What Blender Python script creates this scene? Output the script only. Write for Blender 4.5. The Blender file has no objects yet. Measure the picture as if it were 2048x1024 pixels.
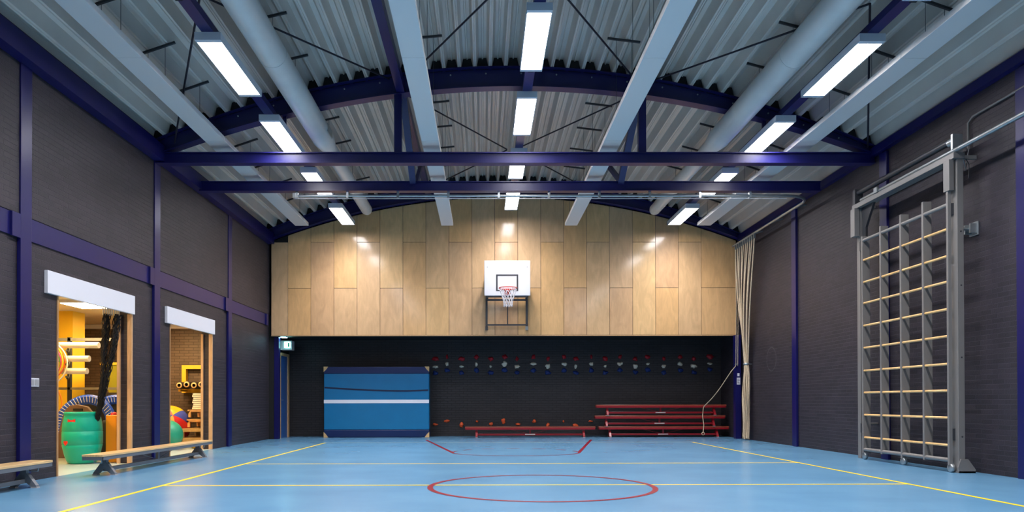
import bpy, math, random
from mathutils import Vector, Matrix
random.seed(7)
col = bpy.context.scene.collection
PI = math.pi

# ------------------------------------------------------------------ helpers
def lin(c):
    return tuple(((v/255)/12.92 if v/255 <= .04045 else ((v/255+.055)/1.055)**2.4) for v in c)

def mat(name, rgb, rough=.5, metal=0, var=0, vscale=3, bump=0, bscale=60, coat=0, spec=.5, stretch=None, emit=None, estr=0):
    m = bpy.data.materials.new(name); m.use_nodes = True
    nt = m.node_tree; b = nt.nodes['Principled BSDF']
    c = lin(rgb)
    b.inputs['Base Color'].default_value = (*c, 1)
    b.inputs['Roughness'].default_value = rough
    b.inputs['Metallic'].default_value = metal
    b.inputs['Coat Weight'].default_value = coat
    b.inputs['Coat Roughness'].default_value = .15
    b.inputs['Specular IOR Level'].default_value = spec
    if emit:
        b.inputs['Emission Color'].default_value = (*emit, 1)
        b.inputs['Emission Strength'].default_value = estr
    if var or bump:
        tc = nt.nodes.new('ShaderNodeTexCoord'); src = tc.outputs['Object']
        if stretch:
            mp = nt.nodes.new('ShaderNodeMapping'); mp.inputs['Scale'].default_value = stretch
            nt.links.new(src, mp.inputs['Vector']); src = mp.outputs['Vector']
    if var:
        n = nt.nodes.new('ShaderNodeTexNoise'); n.inputs['Scale'].default_value = vscale
        n.inputs['Detail'].default_value = 5
        nt.links.new(src, n.inputs['Vector'])
        r = nt.nodes.new('ShaderNodeValToRGB')
        r.color_ramp.elements[0].position = .3; r.color_ramp.elements[1].position = .7
        r.color_ramp.elements[0].color = (*[max(0, v*(1-var)) for v in c], 1)
        r.color_ramp.elements[1].color = (*[min(1, v*(1+var)) for v in c], 1)
        nt.links.new(n.outputs['Fac'], r.inputs['Fac']); nt.links.new(r.outputs['Color'], b.inputs['Base Color'])
    if bump:
        n = nt.nodes.new('ShaderNodeTexNoise'); n.inputs['Scale'].default_value = bscale
        nt.links.new(src, n.inputs['Vector'])
        bp = nt.nodes.new('ShaderNodeBump'); bp.inputs['Strength'].default_value = bump; bp.inputs['Distance'].default_value = .01
        nt.links.new(n.outputs['Fac'], bp.inputs['Height']); nt.links.new(bp.outputs['Normal'], b.inputs['Normal'])
    return m

def brick_mat(name, axis, c1, c2, mortar, rough=.55, scuff=None, bh=.068):
    m = bpy.data.materials.new(name); m.use_nodes = True
    nt = m.node_tree; b = nt.nodes['Principled BSDF']; L = nt.links
    g = nt.nodes.new('ShaderNodeNewGeometry'); s = nt.nodes.new('ShaderNodeSeparateXYZ')
    L.new(g.outputs['Position'], s.inputs[0])
    cb = nt.nodes.new('ShaderNodeCombineXYZ')
    L.new(s.outputs[axis], cb.inputs[0]); L.new(s.outputs[2], cb.inputs[1])
    br = nt.nodes.new('ShaderNodeTexBrick')
    L.new(cb.outputs[0], br.inputs['Vector'])
    br.inputs['Scale'].default_value = 1; br.inputs['Brick Width'].default_value = .225
    br.inputs['Row Height'].default_value = bh; br.inputs['Mortar Size'].default_value = .005
    br.inputs['Mortar Smooth'].default_value = .4; br.inputs['Bias'].default_value = 0
    br.inputs['Color1'].default_value = (*lin(c1), 1); br.inputs['Color2'].default_value = (*lin(c2), 1)
    br.inputs['Mortar'].default_value = (*lin(mortar), 1)
    n = nt.nodes.new('ShaderNodeTexNoise'); n.inputs['Scale'].default_value = 1.3; n.inputs['Detail'].default_value = 6
    L.new(g.outputs['Position'], n.inputs['Vector'])
    mx = nt.nodes.new('ShaderNodeMix'); mx.data_type = 'RGBA'; mx.blend_type = 'MULTIPLY'; mx.inputs[0].default_value = .35
    rp = nt.nodes.new('ShaderNodeValToRGB'); rp.color_ramp.elements[0].position = .35; rp.color_ramp.elements[1].position = .65
    rp.color_ramp.elements[0].color = (.55, .55, .55, 1)
    L.new(n.outputs['Fac'], rp.inputs['Fac']); L.new(br.outputs['Color'], mx.inputs[6]); L.new(rp.outputs['Color'], mx.inputs[7])
    out = mx.outputs[2]
    if scuff:     # faint chalky ring left by a ball on the wall
        y0, z0, r0 = scuff
        v = nt.nodes.new('ShaderNodeVectorMath'); v.operation = 'DISTANCE'
        v.inputs[1].default_value = (y0, z0, 0); L.new(cb.outputs[0], v.inputs[0])
        sb = nt.nodes.new('ShaderNodeMath'); sb.operation = 'SUBTRACT'; sb.inputs[1].default_value = r0; L.new(v.outputs['Value'], sb.inputs[0])
        ab = nt.nodes.new('ShaderNodeMath'); ab.operation = 'ABSOLUTE'; L.new(sb.outputs[0], ab.inputs[0])
        lt = nt.nodes.new('ShaderNodeMath'); lt.operation = 'LESS_THAN'; lt.inputs[1].default_value = .014; L.new(ab.outputs[0], lt.inputs[0])
        n2 = nt.nodes.new('ShaderNodeTexNoise'); n2.inputs['Scale'].default_value = 7; L.new(g.outputs['Position'], n2.inputs['Vector'])
        mu = nt.nodes.new('ShaderNodeMath'); mu.operation = 'MULTIPLY'; L.new(lt.outputs[0], mu.inputs[0]); L.new(n2.outputs['Fac'], mu.inputs[1])
        m2 = nt.nodes.new('ShaderNodeMath'); m2.operation = 'MULTIPLY'; m2.inputs[1].default_value = .28; L.new(mu.outputs[0], m2.inputs[0])
        m3 = nt.nodes.new('ShaderNodeMix'); m3.data_type = 'RGBA'; L.new(m2.outputs[0], m3.inputs[0]); L.new(out, m3.inputs[6])
        m3.inputs[7].default_value = (.3, .3, .32, 1); out = m3.outputs[2]
    L.new(out, b.inputs['Base Color'])
    b.inputs['Roughness'].default_value = rough
    ad = nt.nodes.new('ShaderNodeTexNoise'); ad.inputs['Scale'].default_value = 60; L.new(g.outputs['Position'], ad.inputs['Vector'])
    iv = nt.nodes.new('ShaderNodeMath'); iv.operation = 'MULTIPLY_ADD'; iv.inputs[1].default_value = -1; L.new(br.outputs['Fac'], iv.inputs[0])
    sc = nt.nodes.new('ShaderNodeMath'); sc.operation = 'MULTIPLY'; sc.inputs[1].default_value = .25; L.new(ad.outputs['Fac'], sc.inputs[0]); L.new(sc.outputs[0], iv.inputs[2])
    bp = nt.nodes.new('ShaderNodeBump'); bp.inputs['Strength'].default_value = .8; bp.inputs['Distance'].default_value = .012
    L.new(iv.outputs[0], bp.inputs['Height']); L.new(bp.outputs['Normal'], b.inputs['Normal'])
    return m

class MB:
    def __init__(s): s.v = []; s.f = []; s.sm = []
    def add(s, vs, fs, smooth=False):
        k = len(s.v); s.v += [Vector(p) for p in vs]
        for f in fs: s.f.append([i+k for i in f]); s.sm.append(smooth)
        return s
    def box(s, x0, x1, y0, y1, z0, z1):
        vs = [(x, y, z) for z in (z0, z1) for y in (y0, y1) for x in (x0, x1)]
        return s.add(vs, [(0,2,3,1),(4,5,7,6),(0,1,5,4),(2,6,7,3),(0,4,6,2),(1,3,7,5)])
    def beam(s, p0, p1, w, h, up=(0,0,1)):
        p0, p1 = Vector(p0), Vector(p1); d = (p1-p0).normalized(); u = Vector(up)
        if abs(d.dot(u)) > .98: u = Vector((0,1,0))
        a = d.cross(u).normalized(); b = a.cross(d).normalized()
        vs = [p + a*(i*w/2) + b*(j*h/2) for p in (p0, p1) for i, j in ((-1,-1),(1,-1),(1,1),(-1,1))]
        return s.add(vs, [(0,1,2,3),(7,6,5,4),(0,4,5,1),(1,5,6,2),(2,6,7,3),(3,7,4,0)])
    def tube(s, path, r, n=8, cap=True, closed=False):
        P = [Vector(p) for p in path]; N = len(P)
        rs = r if isinstance(r, (list, tuple)) else [r]*N
        rings = []; a = None
        for i, p in enumerate(P):
            if closed: d = P[(i+1) % N]-P[i-1]
            else: d = P[min(i+1, N-1)]-P[max(i-1, 0)]
            d.normalize()
            if a is None:
                a = d.orthogonal().normalized()
            else:
                a = (a - d*a.dot(d)).normalized()
            b = d.cross(a)
            rings.append([p + (a*math.cos(2*PI*k/n)+b*math.sin(2*PI*k/n))*rs[i] for k in range(n)])
        vs = [v for rg in rings for v in rg]; fs = []
        M = N if closed else N-1
        for i in range(M):
            j = (i+1) % N
            for k in range(n):
                fs.append((i*n+k, i*n+(k+1) % n, j*n+(k+1) % n, j*n+k))
        s.add(vs, fs, True)
        if cap and not closed:
            s.add(rings[0][::-1], [tuple(range(n))]); s.add(rings[-1], [tuple(range(n))])
        return s
    def cyl(s, p0, p1, r, n=16): return s.tube([p0, p1], r, n)
    def lathe(s, prof, c, n=32, axis='z'):
        c = Vector(c); vs = []
        for r, z in prof:
            for k in range(n):
                t = 2*PI*k/n
                q = (r*math.cos(t), r*math.sin(t), z)
                if axis == 'y': q = (q[0], q[2], q[1])
                if axis == 'x': q = (q[2], q[0], q[1])
                vs.append(c+Vector(q))
        fs = []
        for i in range(len(prof)-1):
            for k in range(n):
                fs.append((i*n+k, i*n+(k+1) % n, (i+1)*n+(k+1) % n, (i+1)*n+k))
        return s.add(vs, fs, True)
    def prism(s, poly, axis, a0, a1):
        # poly: list of 2d points in the plane across `axis`
        def P(u, v, w):
            return {'x': (w, u, v), 'y': (u, w, v), 'z': (u, v, w)}[axis]
        n = len(poly)
        vs = [P(u, v, a0) for u, v in poly] + [P(u, v, a1) for u, v in poly]
        fs = [tuple(range(n))[::-1], tuple(range(n, 2*n))] + [(i, (i+1) % n, (i+1) % n+n, i+n) for i in range(n)]
        return s.add(vs, fs)
    def sweep(s, rings, close=True):
        n = len(rings[0]); vs = [p for r in rings for p in r]; fs = []
        for i in range(len(rings)-1):
            for k in range(n):
                fs.append((i*n+k, i*n+(k+1) % n, (i+1)*n+(k+1) % n, (i+1)*n+k))
        s.add(vs, fs)
        if close: s.add(rings[0][::-1], [tuple(range(n))]); s.add(rings[-1], [tuple(range(n))])
        return s
    def build(s, name, m, parent=None, origin=None, bevel=0, solid=False):
        if parent is not None:
            base = Vector((0,0,0)); q = parent
            while q is not None: base += q.location; q = q.parent
        elif origin is not None: base = Vector(origin)
        else:
            xs = [v.x for v in s.v]; ys = [v.y for v in s.v]; zs = [v.z for v in s.v]
            base = Vector(((min(xs)+max(xs))/2, (min(ys)+max(ys))/2, min(zs)))
        me = bpy.data.meshes.new(name)
        me.from_pydata([v-base for v in s.v], [], s.f); me.update()
        me.polygons.foreach_set('use_smooth', s.sm)
        import bmesh
        bm = bmesh.new(); bm.from_mesh(me); bmesh.ops.recalc_face_normals(bm, faces=bm.faces); bm.to_mesh(me); bm.free()
        me.materials.append(m)
        o = bpy.data.objects.new(name, me); col.objects.link(o)
        if parent is not None: o.parent = parent
        else: o.location = base
        if bevel:
            b = o.modifiers.new('bevel', 'BEVEL'); b.width = bevel; b.segments = 2; b.limit_method = 'ANGLE'
        return o

def tag(o, label=None, cat=None, group=None, kind=None):
    if label: o['label'] = label
    if cat: o['category'] = cat
    if group: o['group'] = group
    if kind: o['kind'] = kind
    return o
def thing(name, label, cat, loc=(0,0,0), rz=0, group=None):
    o = bpy.data.objects.new(name, None); col.objects.link(o); o.empty_display_size = .1
    o.location = loc; o.rotation_euler[2] = rz
    return tag(o, label, cat, group)
def struct(o): o['kind'] = 'structure'; return o
def copy_tree(o, parent=None):
    c = o.copy(); col.objects.link(c); c.parent = parent
    for ch in list(o.children): copy_tree(ch, c)
    return c
def B(x0, x1, y0, y1, z0, z1): return MB().box(x0, x1, y0, y1, z0, z1)

# ------------------------------------------------------------------ materials
M = {}
M['steel'] = mat('navy_steel_paint', (18, 17, 82), .34, 0, .08, 2)
M['brick_side'] = brick_mat('dark_painted_brick_side', 1, (53, 46, 53), (42, 38, 44), (56, 51, 60))
M['brick_right'] = brick_mat('dark_painted_brick_right', 1, (50, 44, 52), (39, 35, 42), (54, 49, 59), scuff=(17.3, 2.0, .28))
M['brick_back'] = brick_mat('dark_painted_brick_back', 0, (46, 42, 45), (38, 35, 38), (26, 24, 26))
M['brick_store'] = brick_mat('brown_storage_brick', 0, (110, 92, 80), (96, 80, 70), (62, 52, 46))
M['black'] = mat('black_paint', (14, 14, 16), .7)
M['white'] = mat('white_board', (222, 222, 228), .45)
M['deck'] = mat('pale_roof_deck', (216, 204, 192), .36, .15, .06, 1.5)
M['panel_white'] = mat('pale_radiant_panel', (222, 218, 214), .42, .0)
M['duct'] = mat('pale_duct', (218, 214, 208), .38, .1, .05, 3)
M['housing'] = mat('light_housing', (205, 208, 214), .4)
M['grey_metal'] = mat('grey_frame_paint', (130, 127, 124), .38, .2)
M['dark_metal'] = mat('dark_grey_metal', (70, 72, 76), .4, .5)
M['galv'] = mat('galvanised_pipe', (165, 172, 174), .32, .75, .1, 8)
M['black_rod'] = mat('dark_rod', (34, 30, 44), .45, .2)
M['rung'] = mat('varnished_rung', (232, 184, 118), .3, 0, .1, 14, coat=.4)
M['rope'] = mat('manila_rope', (214, 192, 160), .8, 0, .15, 60, .6, 180)
M['red'] = mat('red_bench_paint', (146, 20, 32), .3, coat=.3)
M['red_wood'] = mat('reddish_bench_wood', (146, 66, 46), .3, 0, .15, 5, coat=.4, stretch=(1, 8, 8))
M['bench_wood'] = mat('worn_oak_bench_top', (214, 178, 124), .35, 0, .14, 4, coat=.3, stretch=(14, 1, 8))
M['bench_grey'] = mat('grey_bench_metal', (112, 116, 122), .4, .3)
M['pale_end'] = mat('pale_plastic', (206, 200, 196), .5)
M['wood_trim'] = mat('pale_timber_trim', (206, 164, 118), .4, 0, .12, 6, stretch=(8, 8, 1))
M['wood_dark'] = mat('timber_edge', (176, 134, 92), .5, 0, .1, 6)
M['yellow_wall'] = mat('yellow_wall_paint', (238, 190, 40), .55)
M['cream'] = mat('cream_ceiling', (235, 215, 175), .6)
M['mat_blue'] = mat('bright_blue_mat_vinyl', (0, 112, 164), .42, 0, .05, 3, .15, 60)
M['mat_navy'] = mat('navy_mat_vinyl', (0, 34, 86), .42, 0, .05, 3)
M['mat_tan'] = mat('tan_leather_corner', (206, 172, 120), .6)
M['strap'] = mat('dark_strap', (12, 22, 60), .6)
M['white_line'] = mat('white_stripe', (236, 240, 248), .5)
M['green_barrel'] = mat('green_plastic_barrel', (0, 176, 146), .38, 0, .05, 2)
M['red_mark'] = mat('red_sticker', (226, 40, 32), .45)
M['orange'] = mat('orange_foam', (252, 156, 16), .5)
M['net_black'] = mat('black_net', (20, 18, 18), .8)
M['net_white'] = mat('white_net_cord', (226, 222, 224), .7)
M['hoop_red'] = mat('orange_red_rim', (216, 58, 34), .35, .2)
M['white_tube'] = mat('white_foam_tube', (240, 234, 220), .5)
M['blue_pad'] = mat('blue_trampoline_pad', (34, 84, 205), .4, 0, .1, 20, .6, 25)
M['brown_board'] = mat('brown_board', (110, 84, 66), .6, 0, .15, 5)
M['olive'] = mat('olive_plastic', (156, 150, 40), .4)
M['yellow'] = mat('yellow_frame', (236, 190, 50), .45)
M['ball_green'] = mat('teal_ball_rubber', (40, 150, 118), .35)
M['ball_red'] = mat('ball_red', (216, 44, 44), .4)
M['ball_blue'] = mat('ball_blue', (66, 82, 178), .4)
M['ball_yellow'] = mat('ball_yellow', (240, 176, 30), .4)
M['hold_red'] = mat('red_resin_hold', (168, 18, 34), .5, 0, .1, 20)
M['hold_white'] = mat('cream_resin_hold', (228, 220, 198), .5, 0, .06, 20)
M['hold_blue'] = mat('blue_resin_hold', (12, 44, 112), .5, 0, .1, 20)
M['hold_orange'] = mat('orange_resin_hold', (226, 92, 44), .5, 0, .1, 20)
M['line_yellow'] = mat('yellow_court_paint', (238, 204, 20), .35)
M['line_pale'] = mat('pale_court_paint', (196, 214, 190), .35)
M['line_red'] = mat('red_court_paint', (124, 6, 34), .35)
M['door_blue'] = mat('blue_door_paint', (44, 92, 158), .35)
M['rubber'] = mat('grey_rubber', (150, 150, 152), .6)
M['green_dark'] = mat('dark_mat_roll', (54, 46, 40), .6)
M['lamp'] = mat('lit_diffuser', (255, 255, 255), .5, emit=(1, .965, .985), estr=26)
M['lamp_warm'] = mat('warm_diffuser', (255, 240, 210), .5, emit=(1, .66, .30), estr=70)
M['exit_glow'] = mat('lit_sign_face', (180, 255, 220), .4, emit=(.35, 1, .85), estr=9)
M['exit_lamp'] = mat('lit_emergency_lens', (220, 250, 255), .4, emit=(.35, .8, 1), estr=45)
M['exit_green'] = mat('green_sign_print', (20, 140, 90), .5)
M['notice_ink'] = mat('dark_print', (50, 50, 70), .6)

def wood_panel_mat():
    m = bpy.data.materials.new('varnished_birch_plywood'); m.use_nodes = True
    nt = m.node_tree; b = nt.nodes['Principled BSDF']; L = nt.links
    g = nt.nodes.new('ShaderNodeNewGeometry')
    r = nt.nodes.new('ShaderNodeValToRGB'); e = r.color_ramp.elements
    e[0].color = (*lin((220, 174, 126)), 1); e[1].color = (*lin((236, 194, 136)), 1)
    x = e.new(.35); x.color = (*lin((226, 187, 139)), 1)
    x = e.new(.7); x.color = (*lin((230, 182, 122)), 1)
    L.new(g.outputs['Random Per Island'], r.inputs['Fac'])
    mp = nt.nodes.new('ShaderNodeMapping'); mp.inputs['Scale'].default_value = (2.2, 1, .8); L.new(g.outputs['Position'], mp.inputs['Vector'])
    n = nt.nodes.new('ShaderNodeTexNoise'); n.inputs['Scale'].default_value = 2.2; n.inputs['Detail'].default_value = 8; n.inputs['Distortion'].default_value = 1.2
    L.new(mp.outputs[0], n.inputs['Vector'])
    r2 = nt.nodes.new('ShaderNodeValToRGB'); r2.color_ramp.elements[0].position = .35; r2.color_ramp.elements[1].position = .68
    r2.color_ramp.elements[0].color = (.80, .78, .76, 1)
    L.new(n.outputs['Fac'], r2.inputs['Fac'])
    mp2 = nt.nodes.new('ShaderNodeMapping'); mp2.inputs['Scale'].default_value = (60, 1, 5); L.new(g.outputs['Position'], mp2.inputs['Vector'])
    n2 = nt.nodes.new('ShaderNodeTexNoise'); n2.inputs['Scale'].default_value = 1; n2.inputs['Detail'].default_value = 4; L.new(mp2.outputs[0], n2.inputs['Vector'])
    r3 = nt.nodes.new('ShaderNodeValToRGB'); r3.color_ramp.elements[0].color = (.9, .89, .88, 1); r3.color_ramp.elements[0].position = .3; r3.color_ramp.elements[1].position = .7
    L.new(n2.outputs['Fac'], r3.inputs['Fac'])
    a = nt.nodes.new('ShaderNodeMix'); a.data_type = 'RGBA'; a.blend_type = 'MULTIPLY'; a.inputs[0].default_value = .8
    L.new(r.outputs[0], a.inputs[6]); L.new(r2.outputs[0], a.inputs[7])
    c = nt.nodes.new('ShaderNodeMix'); c.data_type = 'RGBA'; c.blend_type = 'MULTIPLY'; c.inputs[0].default_value = .8
    L.new(a.outputs[2], c.inputs[6]); L.new(r3.outputs[0], c.inputs[7]); L.new(c.outputs[2], b.inputs['Base Color'])
    b.inputs['Roughness'].default_value = .5
    b.inputs['Coat Weight'].default_value = .75; b.inputs['Coat Roughness'].default_value = .13
    return m
M['ply'] = wood_panel_mat()

def floor_mat():
    m = bpy.data.materials.new('blue_sports_floor'); m.use_nodes = True
    nt = m.node_tree; b = nt.nodes['Principled BSDF']; L = nt.links
    g = nt.nodes.new('ShaderNodeNewGeometry')
    n = nt.nodes.new('ShaderNodeTexNoise'); n.inputs['Scale'].default_value = .9; n.inputs['Detail'].default_value = 7
    L.new(g.outputs['Position'], n.inputs['Vector'])
    r = nt.nodes.new('ShaderNodeValToRGB'); r.color_ramp.elements[0].position = .3; r.color_ramp.elements[1].position = .7
    r.color_ramp.elements[0].color = (*lin((84, 131, 165)), 1); r.color_ramp.elements[1].color = (*lin((97, 144, 177)), 1)
    L.new(n.outputs['Fac'], r.inputs['Fac']); L.new(r.outputs[0], b.inputs['Base Color'])
    n2 = nt.nodes.new('ShaderNodeTexNoise'); n2.inputs['Scale'].default_value = 3; n2.inputs['Detail'].default_value = 8
    L.new(g.outputs['Position'], n2.inputs['Vector'])
    mr = nt.nodes.new('ShaderNodeMapRange'); mr.inputs[3].default_value = .25; mr.inputs[4].default_value = .27
    L.new(n2.outputs['Fac'], mr.inputs[0]); L.new(mr.outputs[0], b.inputs['Roughness'])
    b.inputs['Specular IOR Level'].default_value = .5
    return m
M['floor'] = floor_mat()
M['floor_store'] = mat('pale_storage_floor', (176, 190, 184), .3, 0, .05, 1)

# ------------------------------------------------------------------ dimensions
XL, XR, YF, YB = -5.75, 6.90, -3.6, 21.0
YP = 19.4                                       # face of the plywood box on the back wall
XC = .6
def arch_bot(x): return 6.5 - 1.2*((x-XC)/6.3)**2
def deck_low(x): return 6.86 - 1.34*((x-.45)/6.3)**2

# ------------------------------------------------------------------ setting
struct(B(XL, XR+.3, YF-.3, YB+.3, -.2, 0).build('floor', M['floor']))
struct(B(-11.3, XL, 7.7, 17.8, -.2, 0).build('floor_storage', M['floor_store']))
# left wall with two openings
op = [(9.80, 11.90), (13.32, 15.42)]
w = MB(); w.box(XL-.22, XL, YF-.3, op[0][0], 0, 3.33)
w.box(XL-.22, XL, op[0][1], op[1][0], 0, 3.33); w.box(XL-.22, XL, op[1][1], YP+.1, 0, 3.33)
for a, b in op: w.box(XL-.22, XL, a, b, 2.5, 3.33)
w.box(XL-.22, XL+.03, YF-.3, YB+.3, 3.33, 5.62)
struct(w.build('wall_left', M['brick_side']))
struct(B(XL-.3, -5.62, YP+.1, YB+.3, 0, 3.33).build('wall_left_niche', M['black']))
struct(B(XR, XR+.3, YF-.3, YB+.3, 0, 5.62).build('wall_right', M['brick_right']))
struct(B(XL-.3, XR+.3, YB, YB+.3, 0, 7.4).build('wall_back', M['brick_back']))
struct(B(XL-.3, XR+.3, YF-.3, YF, 0, 7.4).build('wall_front', M['brick_back']))
# storage room shell
w = MB(); w.box(-11.3, XL-.3, 17.5, 17.8, 0, 3.0)
struct(w.build('wall_storage_back', M['brick_store']))
w = MB(); w.box(-11.3, XL-.3, 7.7, 8.0, 0, 3.0); w.box(-11.3, -11.0, 8.0, 17.5, 0, 3.0)
struct(w.build('wall_storage_side', M['yellow_wall']))
struct(B(-11.0, -8.41, 14.9, 15.35, 0, 2.87).build('wall_storage_pier', M['yellow_wall']))
struct(B(-11.3, XL-.3, 7.7, 17.8, 2.87, 3.0).build('ceiling_storage', M['cream']))
struct(B(-11.0, XL-.3, 17.38, 17.5, 2.76, 2.86).build('trim_storage', M['white']))
# corrugated roof deck
prof = []
x = XL-.35; per = .27
while x < XR+.35:
    for dx, hi in ((0, 0), (.018, 0), (.024, .012), (.032, .012), (.038, 0), (.055, 0), (.095, .18), (.14, .18), (.15, .155), (.17, .155), (.18, .18), (.225, .18)):
        prof.append((x+dx, deck_low(x+dx)+hi))
    x += per
d = MB(); d.add([(a, YF-.3, z) for a, z in prof] + [(a, YB+.3, z) for a, z in prof],
                [(i, i+1, i+1+len(prof), i+len(prof)) for i in range(len(prof)-1)])
dk = struct(d.build('ceiling', M['deck']))
sm_ = dk.modifiers.new('sheet', 'SOLIDIFY'); sm_.thickness = .004; sm_.offset = 1

# plywood clad box above the niche in the back wall
n = 40; XP0, XP1, ZP = -5.66, 6.80, 2.78
poly = [(XP0, ZP)] + [(XP1, ZP)] + [(XP1-(XP1-XP0)*i/n, arch_bot(XP1-(XP1-XP0)*i/n)-.02) for i in range(n+1)]
struct(MB().prism(poly, 'y', YP+.03, YB).build('wall_back_upper', M['black']))
seams = [-5.66, -5.215] + [-5.215+.6155*k for k in range(1, 19)] + [XP1]
p = MB(); g = .0045
def tile(x0, x1, z0, z1, top):
    if not top:
        pl = [(x0+g, z0+g), (x1-g, z0+g), (x1-g, z1-g), (x0+g, z1-g)]
    else:
        pl = [(x0+g, z0+g), (x1-g, z0+g)] + [(x1-g+(x0-x1+2*g)*k/4, arch_bot(x1-g+(x0-x1+2*g)*k/4)-.03) for k in range(5)]
    p.prism(pl, 'y', YP, YP+.028)
for k in range(len(seams)-1):
    a, b = seams[k], seams[k+1]
    zj = 5.27 if k % 2 == 0 else 4.04
    tile(a, b, ZP, zj, False)
    if min(arch_bot(a), arch_bot(b))-.03 > zj+.03: tile(a, b, zj, 0, True)
struct(p.build('wall_back_plywood', M['ply'], bevel=.0025))
struct(B(XP0, XP1, YP-.004, YP+.05, ZP-.022, ZP).build('trim_1', M['wood_trim']))
# horizontal steel band in left wall
# ------------------------------------------------------------------ steelwork
def ibeam_ring(x, zb, yc, h, wd, tf=.016, tw=.03):
    a = wd/2; b = tw/2
    pts = [(-a, 0), (a, 0), (a, tf), (b, tf), (b, h-tf), (a, h-tf), (a, h), (-a, h), (-a, h-tf), (-b, h-tf), (-b, tf), (-a, tf)]
    return [(x, yc+u, zb+v) for u, v in pts]
def arch_mesh(yc, x0, x1, h, n=48):
    rings = []
    for i in range(n+1):
        x = x0+(x1-x0)*i/n
        zb = arch_bot(x); rings.append(ibeam_ring(x, zb, yc, deck_low(x)-zb-.002, .20))
    return MB().sweep(rings)
def closure(yc, x0, x1):
    c = MB(); x = XL-.35
    while x < XR+.3:
        if x > x0-.1 and x+.27 < x1+.3:
            q = [(x+.047, deck_low(x+.047)-.03), (x+.27-.002, deck_low(x+.268)-.03), (x+.268, deck_low(x+.268)), (x+.226, deck_low(x+.226)+.172), (x+.092, deck_low(x+.092)+.172), (x+.047, deck_low(x+.047))]
            c.prism(q, 'y', yc-.02, yc+.02)
        x += per
    return c
def tie_mesh(yc, x0, x1, z0, h=.19):
    return MB().sweep([ibeam_ring(x, z0, yc, h, .17, .018, .10) for x in (x0, x1)])

Y1, Y2 = 12.7, 14.37
t = thing('roof_truss', 'bolted navy steel arch truss with long tie beam spanning above the centre of the hall', 'roof truss', (XC, Y1, 5.15))
arch_mesh(Y1, XL+.03, XR-.02, .38).build('arch_beam', M['steel'], t)
closure(Y1, XL, XR).build('closure_strip', M['black'], t)
tie_mesh(Y1, XL+.03, XR-.02, 5.165).build('tie_beam', M['steel'], t)
for x in (-1.48, 2.80):
    B(x-.065, x+.065, Y1-.06, Y1+.06, 5.35, arch_bot(x)+.01).build('hanger_post', M['steel'], t)
for k in range(19):
    x = -4.9+k*.62
    MB().lathe([(0, -.012), (.014, -.012), (.014, 0)], (x, Y1-.02, deck_low(x)-.1), 8, 'y').build('bolt', M['galv'], t)
t = thing('tie_beam', 'navy steel cross beam nearer the plywood wall, with two slanting struts', 'roof beam', (XC, Y2, 5.15))
tie_mesh(Y2, XL+.16, XR-.2, 5.165).build('beam', M['steel'], t)
for x in (-1.38, 2.74):
    MB().beam((x-.03 if x < 0 else x+.05, Y1+.17, arch_bot(x)+.1), (x, Y2, 5.34), .12, .12, (0, 1, 0)).build('strut', M['steel'], t)
    MB().beam((x+.05, Y2+.06, 5.34), (x+.02, 16.3, 6.42), .07, .10, (0, 1, 0)).build('strut', M['steel'], t)
t = thing('roof_arch', 'dark steel arch beam along the top of the plywood wall', 'roof arch', (XC, YP-.1, 5.2))
arch_mesh(YP-.08, XL+.04, XR-.02, .38).build('arch_beam', M['steel'], t)
closure(YP-.08, XL, XR).build('closure_strip', M['black'], t)
# eaves beams
struct  # (steel members are things of their own)
tag(B(XL+.035, XL+.20, YF, YB-1.7, 5.20, 5.47).build('eaves_beam', M['steel']), 'navy steel eaves beam along the top of the left brick wall', 'eaves beam', 'eaves beams')
tag(B(XR-.10, XR-.005, YF, YB-1.7, 5.28, 5.42).build('eaves_beam', M['steel']), 'navy steel eaves beam along the top of the right brick wall', 'eaves beam', 'eaves beams')
# band beam in left wall with end lugs at each column
cy_left = [1.75, 5.4, 9.07, 12.72, 16.38]
segs = [('in the first bay behind the camera side', -3.6, 1.75), ('in the bay left out of view', 1.75, 5.4), ('at the far left edge of the photo, left of the nearest column', 5.4, 9.07),
        ('above the wider doorway with the green barrel', 9.07, 12.72), ('above the narrower doorway with the balls', 12.72, 16.38), ('between the last column and the plywood wall', 16.38, 19.4)]
for txt, a, b in segs[2:]:
    tt = tag(B(XL+.002, XL+.02, a+.11, b-.11, 3.04, 3.325).build('band_beam', M['steel']), 'horizontal navy steel band in the left wall '+txt, 'wall beam', 'steel bands in the left wall')
    B(XL+.02, XL+.05, b-.27, b-.11, 3.03, 3.325).build('end_plate', M['steel'], tt)
# columns
names = {1: 'second visible column out of frame'}
def column(x, side, yc, label):
    x0, x1 = (x+.002, x+.05) if side < 0 else (x-.05, x-.002)
    tag(B(x0, x1, yc-.11, yc+.11, 0, 5.25).build('steel_column', M['steel'], bevel=.004), label, 'column', 'steel wall columns')
column(XL, -1, cy_left[2], 'navy steel column in left wall before the wider doorway, nearest on the left')
column(XL, -1, cy_left[3], 'navy steel column in left wall between the two storage doorways')
column(XL, -1, cy_left[4], 'navy steel column in left wall between narrower doorway and plywood wall')
column(XR, 1, 9.15, 'navy steel column at the right edge of the photo, beside the climbing frame')
column(XR, 1, 12.35, 'navy steel column in right wall seen through the climbing frame')
column(XR, 1, 15.93, 'navy steel column in right wall between climbing frame and ropes')
pc = tag(B(6.70, 6.85, 19.2, 19.36, 0, 2.757).build('corner_post', M['steel']), 'navy steel post in the back right corner behind the ropes, carrying a white notice', 'post')
tag(B(-5.615, -5.49, YP+.12, YP+.26, 0, 2.75).build('corner_post', M['steel']), 'navy steel post in the back left corner beside the blue door', 'post')
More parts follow.
